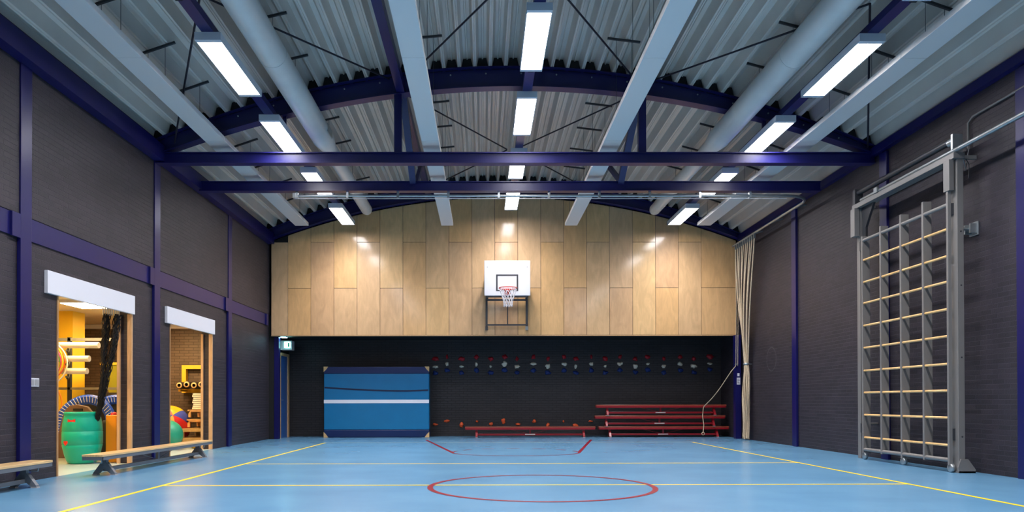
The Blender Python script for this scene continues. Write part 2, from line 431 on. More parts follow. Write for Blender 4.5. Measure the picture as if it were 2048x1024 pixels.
nt_ = tag(B(6.735, 6.825, 19.192, 19.199, 1.44, 1.62).build('notice', M['white']), 'white printed notice on the blue corner post', 'notice')
for k in range(5): B(6.747, 6.813-.012*(k % 3), 19.190, 19.192, 1.465+k*.028, 1.476+k*.028).build('printed_line', M['notice_ink'], nt_)
tag(B(6.75, 6.805, 19.192, 19.199, 1.66, 1.74).build('notice', M['white']), 'small blank white tag above the printed notice on the corner post', 'notice')
# longitudinal purlins
for x, s_ in ((-1.43, 'left'), (2.80, 'right')):
    tag(B(x-.07, x+.07, YF, 19.2, arch_bot(x)+.02, arch_bot(x)+.18).build('roof_purlin', M['steel']), f'long navy steel purlin under the roof deck, {s_} of the middle', 'roof purlin', 'roof purlins')

# bracing rods
def rod(a, b, label):
    tag(MB().cyl(a, b, .015, 8).build('bracing_rod', M['black_rod']), label, 'bracing rod', 'roof bracing rods')
YN = 9.1
nodes = {'L': (-3.55, YN, 6.12), 'C': (.62, YN, 6.62), 'R': (4.9, YN, 6.02)}
aw = {'LL': (-5.35, Y1-.12, 5.5), 'L': (-1.62, Y1-.15, 6.60), 'R': (2.95, Y1-.15, 6.57), 'RR': (6.72, Y1-.12, 5.42)}
rod(nodes['L'], aw['LL'], 'dark roof bracing rod at the far left, down to the left foot of the arch')
rod(nodes['L'], aw['L'], 'dark roof bracing rod crossing above the left round duct')
rod(nodes['C'], (-1.3, Y1-.15, 6.62), 'dark roof bracing rod between left-centre panel and nearest centre lamp')
rod(nodes['C'], (2.65, Y1-.15, 6.60), 'dark roof bracing rod between nearest centre lamp and right-centre panel')
rod(nodes['R'], aw['R'], 'dark roof bracing rod crossing above the right round duct')
rod(nodes['R'], aw['RR'], 'dark roof bracing rod at the far right, down to the right foot of the arch')
rod((-1.62, Y1+.15, 6.60), (.55, 16.4, 6.72), 'dark rod behind the arch, from upper left to the centre lamps')
rod((2.95, Y1+.15, 6.57), (.75, 16.4, 6.72), 'dark rod behind the arch, from upper right to the centre lamps')
rod((.55, 16.45, 6.72), (-1.5, 19.1, 6.60), 'dark rod from the centre lamps back towards the plywood wall, on the left')
rod((.75, 16.45, 6.72), (2.8, 19.1, 6.60), 'dark rod from the centre lamps back towards the plywood wall, on the right')

# ------------------------------------------------------------------ ceiling lights
rows = [(.728, 5.95, 'centre row'), (-3.47, 5.57, 'left row'), (4.95, 5.56, 'right row')]
ys = [17.1, 14.47, 11.83, 9.2, 6.57, 3.94, 1.31, -1.32]
wh = ['nearest the plywood wall', 'just beyond the cross beams', 'just behind the arch', 'largest, nearest the viewer', 'above the viewer, first out of frame', 'above the viewer, second out of frame', 'above the viewer, third out of frame', 'above the viewer, fourth out of frame']
def make_light(z):
    t = thing('ceiling_light', '', 'ceiling light', (0, 0, 0))
    L_ = 1.57
    h = MB(); h.box(-.165, .165, -.07, L_+.07, .062, .10); h.box(-.165, -.155, -.07, L_+.07, 0, .062); h.box(.155, .165, -.07, L_+.07, 0, .062)
    h.box(-.155, .155, -.07, 0, 0, .062); h.box(-.155, .155, L_, L_+.07, 0, .062)
    h.build('housing', M['housing'], t)
    B(-.155, .155, 0, L_, .03, .062).build('diffuser', M['lamp'], t)
    ld = bpy.data.lights.new('lamp_tubes', 'AREA'); ld.shape = 'RECTANGLE'; ld.size = .30; ld.size_y = L_-.02
    ld.energy = 64; ld.spread = math.radians(130); ld.color = (1, .965, .985)
    lo_ = bpy.data.objects.new('lamp_tubes', ld); col.objects.link(lo_); lo_.location = (0, L_/2, .027); lo_.parent = t
    e = MB(); e.box(-.04, .04, L_+.07, L_+.14, .02, .07); e.build('end_connector', M['black'], t)
    return t
proto = make_light(0)
first = True
for x, z, rn in rows:
    for y, w_ in zip(ys, wh):
        o = proto if first else copy_tree(proto); first = False
        o.location = (x, y, z)
        o['label'] = f'lit linear lamp in the {rn}, {w_}'; o['group'] = 'linear hall lamps'
    ch = tag(B(x-.075, x+.075, YF+.2, 19.15, z+.102, z+.20).build('lamp_rail', M['steel']), f'navy steel channel carrying the {rn} of lamps', 'lamp rail', 'lamp rails')
    for yb in (Y1, 6.0, 0.2):
        B(x-.03, x+.03, yb-.02, yb+.02, z+.20, arch_bot(x)+.005 if yb == Y1 else deck_low(x)+.01).build('hanger', M['steel'], ch)

# ------------------------------------------------------------------ radiant panels, ducts
by = [16.45+1.25, 16.45, 15.2, 13.95, 11.45, 10.2, 8.95]
def bracket_set(t, x, zt, ylist, w=.26):
    for y in ylist:
        zd = deck_low(x)
        MB().beam((x-w, y, deck_low(x-w)-.02), (x+w, y, deck_low(x+w)-.02), .03, .03).build('bracket', M['dark_metal'], t)
        for s_ in (-.12, .12):
            MB().cyl((x+s_, y, zt), (x+s_, y, deck_low(x+s_)-.02), .0035, 6).build('hanging_wire', M['dark_metal'], t)
for x0, x1, nm in ((-4.76, -4.42, 'outermost on the left'), (-1.05, -.75, 'left of the centre lamps'), (2.09, 2.40, 'right of the centre lamps'), (5.46, 5.80, 'outermost on the right')):
    t = thing('radiant_panel', f'long flat pale grey ceiling radiant panel, {nm}', 'radiant panel', ((x0+x1)/2, 8, 5.47), 0, 'ceiling radiant panels')
    pn = MB()
    y0, segn = -2.6, 7
    sl = (18.4+2.6)/segn
    for k in range(segn): pn.box(x0, x1, y0+k*sl+.003, y0+(k+1)*sl-.003, 5.47, 5.55)
    pn.box(x0+.02, x1-.02, y0, 18.38, 5.475, 5.52)
    pn.build('panel', M['panel_white'], t, bevel=.004)
    bracket_set(t, (x0+x1)/2, 5.55, by)
for x, nm in ((-2.96, 'left'), (4.40, 'right')):
    t = thing('ventilation_duct', f'pale round ventilation duct narrowing towards the back, on the {nm} side of the roof', 'duct', (x, 8, 5.7), 0, 'round ventilation ducts')
    path = [(x, y, 5.9) for y in (-2.8, 1, 5, 9, 13.35, 13.42, 13.9, 14.0, 18.45, 18.55)]
    MB().tube(path, [.20, .20, .20, .20, .20, .205, .145, .14, .14, .12], 32).build('duct', M['duct'], t)
    for yy in (1.2, 4.2, 7.2, 10.2):
        MB().tube([(x, yy-.02, 5.9), (x, yy+.02, 5.9)], .205, 32).build('joint_band', M['duct'], t)
    B(x+.10, x+.2, 12.9, 13.3, 5.83, 5.97).build('damper_box', M['galv'], t)
    for y in by:
        MB().beam((x-.2, y, deck_low(x-.2)-.02), (x+.2, y, deck_low(x+.2)-.02), .03, .03).build('bracket', M['dark_metal'], t)
        MB().cyl((x, y, 6.02), (x, y, deck_low(x)-.02), .0035, 6).build('hanging_wire', M['dark_metal'], t)

# ------------------------------------------------------------------ rope rail
t = thing('rope_rail', 'curved galvanised rail under the rear cross beam, running round to the right wall', 'rail', (1, 14.37, 5.0))
RX, RY, RZ = 6.60, Y2, 5.085
path = [(-3.73, RY, RZ), (0, RY, RZ), (4, RY, RZ), (6.05, RY, RZ)]
for k in range(1, 9):
    a = k/8*PI/2; path.append((6.05+.55*math.sin(a), RY+.55*(1-math.cos(a)), RZ))
path += [(RX, 16, RZ), (RX, 17.5, RZ), (RX, 19.05, RZ)]
MB().tube(path, .028, 12).build('rail', M['galv'], t)
MB().tube([(x_, y_, z_-.055) for x_, y_, z_ in path[:4]], .007, 6).build('pull_cord', M['net_white'], t)
for k in range(11):
    x = -3.68+k*1.0
    if x < 6.1: B(x-.022, x+.022, RY-.03, RY+.03, RZ-.045, 5.166).build('clamp', M['galv'], t)
for y in (15.4, 16.6, 17.8, 18.9):
    MB().beam((RX, y, RZ), (XR, y, RZ+.1), .03, .03).build('wall_bracket', M['galv'], t)
B(-3.76, -3.70, RY-.05, RY+.05, RZ-.05, RZ+.05).build('end_stop', M['galv'], t)

# ------------------------------------------------------------------ climbing ropes
gx, gy, gz = 6.755, 18.55, 1.95
desc = ['nearest the viewer on the rail', 'second from the viewer', 'third from the viewer', 'fourth from the viewer', 'fifth from the viewer', 'sixth from the viewer', 'seventh from the viewer', 'eighth from the viewer', 'ninth from the viewer', 'last on the rail, beside the plywood']
for i in range(10):
    y0 = 17.55+i*.145
    a = i/10*2*PI; ox, oy = .045*math.cos(a), .055*math.sin(a)
    t = thing('climbing_rope', f'beige climbing rope, {desc[i]}, gathered against the right wall', 'climbing rope', (gx, gy, 0), 0, 'climbing ropes gathered in the back right corner')
    pts = []
    for k in range(13):
        f = k/12; e = f**1.0
        pts.append((RX+(gx+ox-RX)*e - .05*math.sin(PI*f)*(1 if i % 2 else .3), y0+(gy+oy-y0)*e**1.15 + .08*math.sin(PI*f), 4.98+(gz-4.98)*f))
    r2 = random.Random(i)
    zb = .03+.05*r2.random()*(i % 3)
    for k in range(1, 11):
        f = k/10
        sp = math.sin(PI*min(f*1.05, 1))*.9+.6*f
        pts.append((gx+ox*(.9+.6*sp)-.02*f, gy+oy*(1+.9*sp)+.03*math.sin(f*9+i), gz+(zb-gz)*f))
    MB().tube(pts, .017, 8).build('rope', M['rope'], t)
    B(RX-.02, RX+.02, y0-.02, y0+.02, 4.95, RZ+.02).build('carriage', M['galv'], t)
    MB().tube([pts[-1], (pts[-1][0], pts[-1][1], pts[-1][2]+.10)], .021, 8).build('end_sleeve', M['rope'], t)
t = thing('rope_strap', 'grey strap holding the climbing ropes together against the wall', 'strap', (gx, gy, gz))
MB().lathe([(.07, -.025), (.076, -.025), (.076, .025), (.07, .025)], (gx, gy, gz), 20).build('band', M['galv'], t)
MB().beam((gx+.07, gy, gz), (XR-.002, gy, gz), .03, .02).build('wall_hook', M['galv'], t)
# thin hoist rope down to the benches
t = thing('hoist_cord', 'thin pale cord sagging from the corner post down onto the stacked red benches', 'cord', (6.5, 19.15, .1))
pts = [(6.62, 18.95, 5.05), (6.66, 19.0, 3.5), (6.68, 19.1, 2.0), (6.69, 19.14, 1.93)]
MB().tube(pts, .008, 6).build('cord', M['rope'], t)
MB().tube([(p_[0]+.05, p_[1], p_[2]) for p_ in pts], .008, 6).build('cord', M['rope'], t)
pts = [(6.69, 19.14, 1.93)]
for k in range(1, 11):
    f = k/10; pts.append((6.69-.63*f**.8, 19.14+.70*f, 1.93-1.07*f**1.0+ .12*math.sin(PI*f)*-1))
pts += [(6.05, 19.88, .8), (6.02, 19.86, .60), (6.05, 19.84, .35), (6.03, 19.84, .15)]
MB().tube(pts, .011, 6).build('cord', M['rope'], t)
MB().lathe([(.03, -.008), (.045, -.008), (.045, .008), (.03, .008), (.03, -.008)], (6.03, 19.84, .11), 14, 'y').build('end_ring', M['rope'], t)
MB().tube([(6.70, 19.08, 1.97), (6.70, 19.198, 1.97)], .02, 10).build('cleat', M['galv'], t)

# ------------------------------------------------------------------ court markings (flat paint, each line system one thing)
def strip(mb, p0, p1, w=.06, z=.0015):
    p0, p1 = Vector((*p0, 0)), Vector((*p1, 0)); d = (p1-p0).normalized(); a = Vector((-d.y, d.x, 0))*w/2
    zz = Vector((0, 0, z)); mb.add([p0-a+zz, p0+a+zz, p1+a+zz, p1-a+zz], [(0, 1, 2, 3)])
c = MB()
strip(c, (-3.84, -.3), (-3.84, 17.68)); strip(c, (5.11, -.3), (5.11, 17.68)); strip(c, (-3.84, 8.68), (5.11, 8.68), .06, .0018); strip(c, (-3.84, 11.69), (5.11, 11.69), .06, .0018)
tag(c.build('court_line', M['line_yellow'], origin=(.63, 8.68, 0)), 'yellow painted court outline with two cross lines on the blue floor', 'floor marking')
c = MB(); strip(c, (-3.84, 17.70), (5.11, 17.70), .04, .0022)
tag(c.build('court_line', M['line_pale']), 'thin pale end line on the floor in front of the benches and mat', 'floor marking')
def ring(mb, cx, cy, rx, ry, w, a0, a1, n=96, z=.0028):
    vs = []; fs = []
    for i in range(n+1):
        a = a0+(a1-a0)*i/n
        for s_ in (-1, 1): vs.append((cx+(rx+s_*w/2)*math.cos(a), cy+(ry+s_*w/2)*math.sin(a), z))
    for i in range(n): fs.append((2*i, 2*i+1, 2*i+3, 2*i+2))
    mb.add(vs, fs)
c = MB(); ring(c, .685, 8.52, 1.305, 1.305, .065, 0, 2*PI, 128)
tag(c.build('centre_circle', M['line_red']), 'dark red centre circle painted on the blue floor', 'floor marking')
c = MB(); strip(c, (-1.47, 18.85), (-.6, 14.2), .065, .0024); strip(c, (2.81, 18.85), (1.88, 14.2), .065, .0024)
ring(c, .64, 14.2, 1.24, .9, .05, PI, 2*PI, 60)
for k in range(7): ring(c, .64, 14.2, 1.24, 1.24, .05, PI*(k+.25)/7, PI*(k+.75)/7, 8)
tag(c.build('key_marking', M['line_red']), 'dark red basketball key with rounded front painted below the hoop', 'floor marking')

# ------------------------------------------------------------------ left doorways
for (a, b), yb0, yb1, nm in ((op[0], 9.52, 11.90, 'wider doorway with the green barrel'), (op[1], 13.12, 15.45, 'narrower doorway with the balls')):
    tag(B(XL+.001, XL+.05, yb0, yb1, 2.435, 2.735).build('header_board', M['white'], bevel=.003), 'plain white board above the '+nm, 'board', 'white boards above the storage doorways')
struct(B(XL-.21, XL+.012, 9.80, 9.83, 0, 2.435).build('trim_2', M['wood_dark']))
for a, k in ((11.90, 3), (15.42, 5)):
    j = MB(); j.box(XL-.06, XL+.012, a-.035, a+.001, 0, 2.435); j.box(XL-.225, XL-.18, a-.04, a+.001, 0, 2.435)
    struct(j.build(f'trim_{k}', M['wood_trim']))
struct(B(XL-.21, XL+.012, 13.32, 13.345, 0, 2.435).build('trim_4', M['wood_dark']))
# sliding door leaf edge parked in wide doorway pocket of second opening
# wall switch
t = thing('wall_switch', 'white double wall switch on dark brick left of the wider doorway', 'switch', (XL, 9.3, 1.2))
B(XL+.001, XL+.014, 9.21, 9.40, 1.20, 1.31).build('plate', M['white'], t, bevel=.002)
for y in (9.225, 9.315): B(XL+.014, XL+.02, y, y+.07, 1.215, 1.295).build('rocker', M['rubber'], t)

# ------------------------------------------------------------------ niche door, exit sign
d_ = MB().box(-5.618, -5.585, 20.02, 20.72, 0, 2.28)
o = struct(d_.build('door_1', M['door_blue']))
MB().cyl((-5.585, 20.1, 1.05), (-5.53, 20.1, 1.05), .01, 8).build('door_handle', M['galv'], o)
j = MB(); j.box(-5.618, -5.56, 20.72, 20.85, 0, 2.36); j.box(-5.618, -5.57, 19.94, 20.02, 0, 2.36); j.box(-5.618, -5.565, 20.02, 20.72, 2.28, 2.36)
struct(j.build('trim_6', M['wood_trim']))
t = thing('exit_sign', 'lit green emergency exit sign box above the blue door in the back left corner', 'exit sign', (-5.5, 20.2, 2.45))
B(-5.615, -5.30, 20.12, 20.40, 2.44, 2.70).build('housing', M['pale_end'], t, bevel=.01)
B(-5.50, -5.34, 20.105, 20.12, 2.50, 2.66).build('sign_face', M['exit_glow'], t)
s = MB()                                          # running figure, doorway and arrow
s.lathe([(0, -.001), (.011, -.001), (.011, .001)], (-5.445, 20.102, 2.628), 12, 'y')
for a, b in (((-5.447, 2.612), (-5.452, 2.575)), ((-5.452, 2.575), (-5.432, 2.552)), ((-5.432, 2.552), (-5.434, 2.525)), ((-5.452, 2.575), (-5.466, 2.55)), ((-5.466, 2.55), (-5.485, 2.546)),
             ((-5.447, 2.607), (-5.425, 2.592)), ((-5.447, 2.607), (-5.47, 2.598))):
    s.beam((a[0], 20.103, a[1]), (b[0], 20.103, b[1]), .009, .003, (0, 1, 0))
s.box(-5.405, -5.36, 20.101, 20.104, 2.52, 2.64)
s.build('running_figure', M['exit_green'], t)
t = thing('emergency_lamp', 'small glowing blue-white lamp under the plywood soffit above the exit sign', 'lamp', (-5.4, 19.7, 2.75))
B(-5.48, -5.30, 19.55, 19.75, 2.745, 2.779).build('casing', M['white'], t)
B(-5.46, -5.32, 19.57, 19.73, 2.738, 2.745).build('lens', M['exit_lamp'], t)

# ------------------------------------------------------------------ crash mat
t = thing('crash_mat', 'large blue landing mat stood upright against the back wall, with a white stripe', 'landing mat', (-2.98, 20.6, 0))
x0, x1, yf, yb = -4.45, -1.51, 20.3, 20.70
def z_(py): return 1+(803-py)*yf/1450
B(x0, x1, yf, yb, z_(859), z_(747)).build('body', M['mat_blue'], t, bevel=.02)
B(x0-.004, x1+.004, yf-.006, yb+.004, z_(747), z_(733)).build('top_edge', M['mat_navy'], t, bevel=.02)
B(x0-.004, x1+.004, yf-.006, yb+.004, 0.002, z_(859)).build('bottom_edge', M['mat_navy'], t, bevel=.02)
B(x0, x1, yf-.007, yf, z_(806), z_(799)).build('white_stripe', M['white_line'], t)
s = MB(); rr = []
for i in range(25):
    f = i/24; x = x0+.02+(x1-x0-.04)*f; z = z_(774.5+7*math.sin(min(f*1.25, 1)*PI/2)-1.5*max(0, f-.8)*5)
    rr.append([(x, yf-.012, z-.02), (x, yf-.004, z-.02), (x, yf-.004, z+.02), (x, yf-.012, z+.02)])
s.sweep(rr); s.build('strap', M['strap'], t)
for sx in (0, 1):
    for sz in (0, 1):
        cx = x0-.006 if sx == 0 else x1+.006; dx = .13 if sx == 0 else -.13
        cz = .004 if sz == 0 else z_(733)+.002; dz = .15 if sz == 0 else -.15
        MB().prism([(cx, cz), (cx+dx, cz), (cx+dx*.5, cz+dz*.6), (cx, cz+dz)], 'y', yf-.012, yf-.004).build('corner_patch', M['mat_tan'], t)

# ------------------------------------------------------------------ climbing holds
def hold(mb, x, z, w, h, dep, rnd):
    nu, nv = 12, 7
    rad = [1+rnd.uniform(-.28, .28) for _ in range(nu)]
    sx, sz = rnd.uniform(-.25, .25), rnd.uniform(-.25, .25)
    vs = []
    for j in range(nv):
        a = j/(nv-1)*PI/2
        for i in range(nu):
            t_ = 2*PI*i/nu; r = rad[i]*math.cos(a)
            vs.append((x+w/2*(r*math.cos(t_)+sx*math.sin(a)), YB-.001-dep*math.sin(a)*(1+.2*math.sin(3*t_)*math.cos(a)), z+h/2*(r*math.sin(t_)+sz*math.sin(a))))
    fs = [(j*nu+i, j*nu+(i+1) % nu, (j+1)*nu+(i+1) % nu, (j+1)*nu+i) for j in range(nv-1) for i in range(nu)]
    fs.append(tuple(range(nu)))
    mb.add(vs, fs, True)
def XW(px): return (px-966)*YB/1450
def ZW(py): return 1+(803-py)*YB/1450
ordn = ['first', 'second', 'third', 'fourth', 'fifth', 'sixth', 'seventh', 'eighth', 'ninth', 'tenth', 'eleventh', 'twelfth', 'thirteenth', 'fourteenth', 'fifteenth', 'sixteenth', 'seventeenth', 'eighteenth', 'nineteenth', 'twentieth', 'twenty-first']
hx = [871, 894, 923.5, 952.7, 981.4, 1009.6, 1034, 1067, 1096, 1128.7, 1151.4, 1182.9, 1210.5, 1240.8, 1271, 1296, 1328.3, 1361, 1388.5, 1420.5]
lo = [1, 0, 1, 0, 1, 0, 1, 0, 1, 0, 1, 0, 1, 0, 1, 0, 1, 0, 1, 0]
wr = [14, 5, 14, 10, 10, 11, 6, 8, 8, 8, 11, 5, 11, 7, 9, 10, 6, 10, 8, 15]
wwh = [11, 7, 10, 6, 5, 11, 12, 16, 11, 10, 6, 9, 6, 11, 9, 7, 9, 10, 13, 11]
hwh = [6, 9, 5, 10, 6, 10, 8, 6, 9, 8, 8, 7, 6, 8, 9, 5, 8, 8, 8, 5]
for i, px in enumerate(hx):
    rnd = random.Random(100+i)
    for cn, mname, py, ww, hh in (('red', 'hold_red', 714+4*lo[i], wr[i], 9), ('cream', 'hold_white', 728+5*lo[i], wwh[i], hwh[i]), ('blue', 'hold_blue', 740.5+5*lo[i], 11, 9)):
        mb = MB(); hold(mb, XW(px), ZW(py), ww*.0145, hh*.0145, .06, rnd)
        if cn == 'cream' and i in (6, 10, 13): pass
        tag(mb.build('climbing_hold', M[mname]), f'{cn} climbing hold on the back wall, {ordn[i]} {cn} one from the left', 'climbing hold', f'{cn} climbing holds in the upper rows')
ho = [(871, 849, 11, 6), (893.5, 842, 12, 6), (922.5, 849, 8, 11), (954, 843, 6, 4), (982, 848, 9, 7), (1006.5, 842, 8, 12), (1036, 848.5, 10, 5), (1068, 843, 8, 8), (1096, 850, 7, 8), (1127, 843, 4, 5), (1151, 851, 11, 8), (1181, 843, 9, 4)]
for i, (px, py, ww, hh) in enumerate(ho):
    mb = MB(); hold(mb, XW(px), ZW(py), ww*.0145, hh*.0145, .055, random.Random(300+i))
    tag(mb.build('climbing_hold', M['hold_orange']), f'orange climbing hold low on the back wall, {ordn[i]} from the blue mat', 'climbing hold', 'orange climbing holds in the lower row')

# ------------------------------------------------------------------ benches
def make_bench(name, label, L_, W_, mt, mf, mleg, group, red):
    t = thing(name, label, 'bench', (0, 0, 0), 0, group)          # length along local Y, seat at 0.30
    H = .30; st = .035 if red else .03
    B(-W_/2, W_/2, -L_/2, L_/2, H-st, H).build('seat', mt, t, bevel=.004)
    f = MB(); f.box(-W_/2+.004, -W_/2+.03, -L_/2+.005, L_/2-.005, H-st-.045, H-st); f.box(W_/2-.03, W_/2-.004, -L_/2+.005, L_/2-.005, H-st-.045, H-st)
    f.box(-W_/2+.004, W_/2-.004, -L_/2+.005, -L_/2+.03, H-st-.045, H-st); f.box(-W_/2+.004, W_/2-.004, L_/2-.03, L_/2-.005, H-st-.045, H-st)
    f.build('seat_frame', mf, t)
    B(-.025, .025, -L_/2+.32, L_/2-.32, .055, .105).build('lower_beam', mf, t, bevel=.003)
    for s_ in (-1, 1):
        y = s_*(L_/2-.32)
        lg = MB(); lg.box(-.035, .035, y-.03, y+.03, .10, H-st)
        for q in (-1, 1):
            lg.add([(q*0, y-.028, .17), (q*.045, y-.028, .17), (q*.15, y-.028, .03), (q*.15, y-.028, .012), (q*.10, y-.028, .012), (0, y-.028, .09),
                    (q*0, y+.028, .17), (q*.045, y+.028, .17), (q*.15, y+.028, .03), (q*.15, y+.028, .012), (q*.10, y+.028, .012), (0, y+.028, .09)],
                   [(0,1,2,3,4,5), (11,10,9,8,7,6), (0,6,7,1), (1,7,8,2), (2,8,9,3), (3,9,10,4), (4,10,11,5), (5,11,6,0)])
        g_ = lg.build('leg', mleg, t)
        for q in (-1, 1): B(*(sorted((q*.09, q*.16))), y-.032, y+.032, 0, .014).build('rubber_foot', M['rubber'], g_)
    for fr in (-.5, 0, .5):
        y = fr*(L_-.64)
        B(-.02, .02, y-.025, y+.025, .10, H-st).build('post', mf, t)
    for s_ in (-1, 1):
        MB().cyl((0, s_*.05, .10), (0, s_*(L_/4-.2), H-st-.01), .006, 6).build('brace_rod', mf, t)
        hk = MB(); hk.tube([(-.05, s_*(L_/2-.12), H-st-.01), (-.05, s_*(L_/2-.15), H-st-.09), (.05, s_*(L_/2-.15), H-st-.09), (.05, s_*(L_/2-.12), H-st-.01)], .008, 6)
        if not red: hk.build('hook', M['galv'], t)
    return t
gb = make_bench('gym_bench', 'oak-topped grey bench standing before both storage doorways', 3.72, .28, M['bench_wood'], M['bench_grey'], M['bench_grey'], 'oak-topped grey benches by the left wall', False)
g2 = copy_tree(gb)
gb.location = (-5.16, 11.53, 0); gb.rotation_euler[2] = math.radians(-1.2)
g2.location = (-5.36, 8.83-1.86, 0)
g2['label'] = 'oak-topped grey bench cut off by the left edge of the photo'
rb = make_bench('gym_bench', 'red bench standing alone below the orange holds', 3.62, .24, M['red_wood'], M['red'], M['red'], 'red benches against the back wall', True)
for k in (-1, 1):
    pass
lab = B(.025, .028, -.14, .14, .07, .095).build('white_sticker', M['pale_end'], rb)
def place_red(o, xc, yc, z): o.location = (xc, yc, z); o.rotation_euler[2] = -PI/2
rs = [copy_tree(rb) for _ in range(3)]
place_red(rb, 1.31, 20.22, 0)
for o, (xc, zz, txt) in zip(rs, ((5.02, 0, 'red bench on the floor, lowest of the stack of three'), (4.92, .30, 'red bench in the middle of the stack of three'), (4.95, .60, 'red bench on top of the stack of three'))):
    place_red(o, xc, 20.22, zz); o['label'] = txt
rs[0].location.z = 0; rs[1].location.z = .301; rs[2].location.z = .602

# ------------------------------------------------------------------ basketball hoop
t = thing('basketball_hoop', 'basketball hoop with white backboard on a folding grey frame on the plywood wall', 'basketball hoop', (.63, 18.9, 2.9))
YBB = 18.7
bx0, bx1 = (969-966)*YBB/1450, (1061-966)*YBB/1450
bz0, bz1 = 1+(803-591)*YBB/1450, 1+(803-520.5)*YBB/1450
cxb = (bx0+bx1)/2
bb = B(bx0, bx1, YBB, YBB+.03, bz0, bz1).build('backboard', M['white'], t, bevel=.008)
q0, q1, qz0, qz1 = (992.5-966)*YBB/1450, (1037-966)*YBB/1450, 1+(803-582)*YBB/1450, 1+(803-548.5)*YBB/1450
s = MB(); w_ = .042
s.box(q0, q0+w_, YBB-.003, YBB+.001, qz0, qz1); s.box(q1-w_, q1, YBB-.003, YBB+.001, qz0, qz1); s.box(q0+w_, q1-w_, YBB-.003, YBB+.001, qz1-w_, qz1); s.box(q0+w_, q1-w_, YBB-.003, YBB+.001, qz0, qz0+w_*.8)
s.build('target_square', M['dark_metal'], bb)
s = MB()
for xx in (bx0+.08, bx1-.08): s.lathe([(0, -.004), (.012, -.004), (.012, .001)], (xx, YBB, bz1-.17), 10, 'y')
s.build('bolt_heads', M['rubber'], bb)
fr = MB(); zf0, zf1 = 2.93, bz1-.15
for xx in (.10, 1.17): fr.box(xx-.028, xx+.028, 19.28, 19.36, 2.93, 4.35)
fr.box(.07, 1.20, 19.27, 19.33, 3.02, 3.06); fr.box(.07, 1.20, 19.27, 19.33, 3.68, 3.73)
fr.build('wall_frame', M['dark_metal'], t, bevel=.004)
fr = MB()
for xx in (.12, 1.15):
    fr.beam((xx, YBB+.03, 4.25), (xx, 19.28, 4.30), .05, .05); fr.beam((xx, YBB+.03, bz0+.12), (xx, 19.28, 3.70), .05, .05)
fr.box(.09, 1.18, YBB+.031, YBB+.07, bz0-.04, bz0+.03)
fr.build('support_arm', M['dark_metal'], t)
MB().cyl((.66, 19.30, 3.04), (.66, 19.30, 3.70), .014, 8).build('adjusting_rod', M['dark_metal'], t)
for xx in (.10, 1.17): B(xx-.035, xx+.035, 19.26, 19.37, 2.90, 3.0).build('end_shoe', M['dark_metal'] if xx < 1 else M['galv'], t)
rz = 1+(803-576)*(YBB-.36)/1450; rcx = (1016.5-966)*(YBB-.36)/1450; rcy = YBB-.37; rr_ = .225
rim = MB().tube([(rcx+rr_*math.cos(2*PI*k/32), rcy+rr_*math.sin(2*PI*k/32), rz) for k in range(32)], .012, 8, closed=True)
rim.box(rcx-.07, rcx+.07, rcy+rr_-.01, YBB-.001, rz-.025, rz+.01)
rim.box(rcx-.075, rcx+.075, YBB-.02, YBB-.002, rz-.13, rz+.04)
rimo = rim.build('rim', M['hoop_red'], t)
nn = MB(); K = 12
levels = [(rr_, -.01), (.19, -.11), (.155, -.21), (.125, -.31), (.11, -.40), (.115, -.47)]
def np_(l, k, off): r, z = levels[l]; a = 2*PI*(k+off)/K; return (rcx+r*math.cos(a), rcy+r*math.sin(a), rz+z)
for l in range(len(levels)-1):
    for k in range(K):
        o0 = .5*(l % 2); o1 = .5*((l+1) % 2)
        nn.tube([np_(l, k, o0), np_(l+1, k, o1)], .007, 5, cap=False)
        nn.tube([np_(l, k, o0), np_(l+1, k+(0 if l % 2 else -1)+(1 if l % 2 else 0), o1)], .007, 5, cap=False)
nn.build('net', M['net_white'], t)

# ------------------------------------------------------------------ climbing frame on the right wall
t = thing('climbing_rack', 'tall grey steel climbing frame with wooden rungs against the right wall', 'climbing frame', (6.6, 11.4, 0))
YN_, YFr = 10.10, 12.52
def post(y, w, dx0, dx1, name, z1):
    return B(dx0, dx1, y-w/2, y+w/2, 0, z1).build(name, M['grey_metal'], t, bevel=.004)
pn_ = B(6.58, 6.67, YN_-.10, YN_+.04, 0, 4.38).build('main_post', M['grey_metal'], t, bevel=.005)
for z in (.5, 1.6, 2.6, 3.35): MB().cyl((6.63, YN_-.104, z), (6.63, YN_-.10, z), .012, 10).build('bolt', M['dark_metal'], pn_)
B(6.49, 6.56, YN_-.07, YN_+.06, 3.93, 4.36).build('sleeve', M['grey_metal'], t, bevel=.004)
g_ = MB().prism([(6.56, .0), (6.80, .0), (6.80, .05), (6.70, .19), (6.6, .19), (6.56, .08)], 'y', YN_-.12, YN_-.10); g_.build('foot_gusset', M['grey_metal'], t)
B(6.57, 6.80, YN_-.12, YN_+.06, 0, .025).build('foot_plate', M['grey_metal'], t)
post(YFr+.12, .11, 6.58, 6.68, 'far_post', 4.38)
B(6.48, 6.57, YFr+.06, YFr+.2, 3.87, 4.36).build('sleeve', M['grey_metal'], t, bevel=.004)
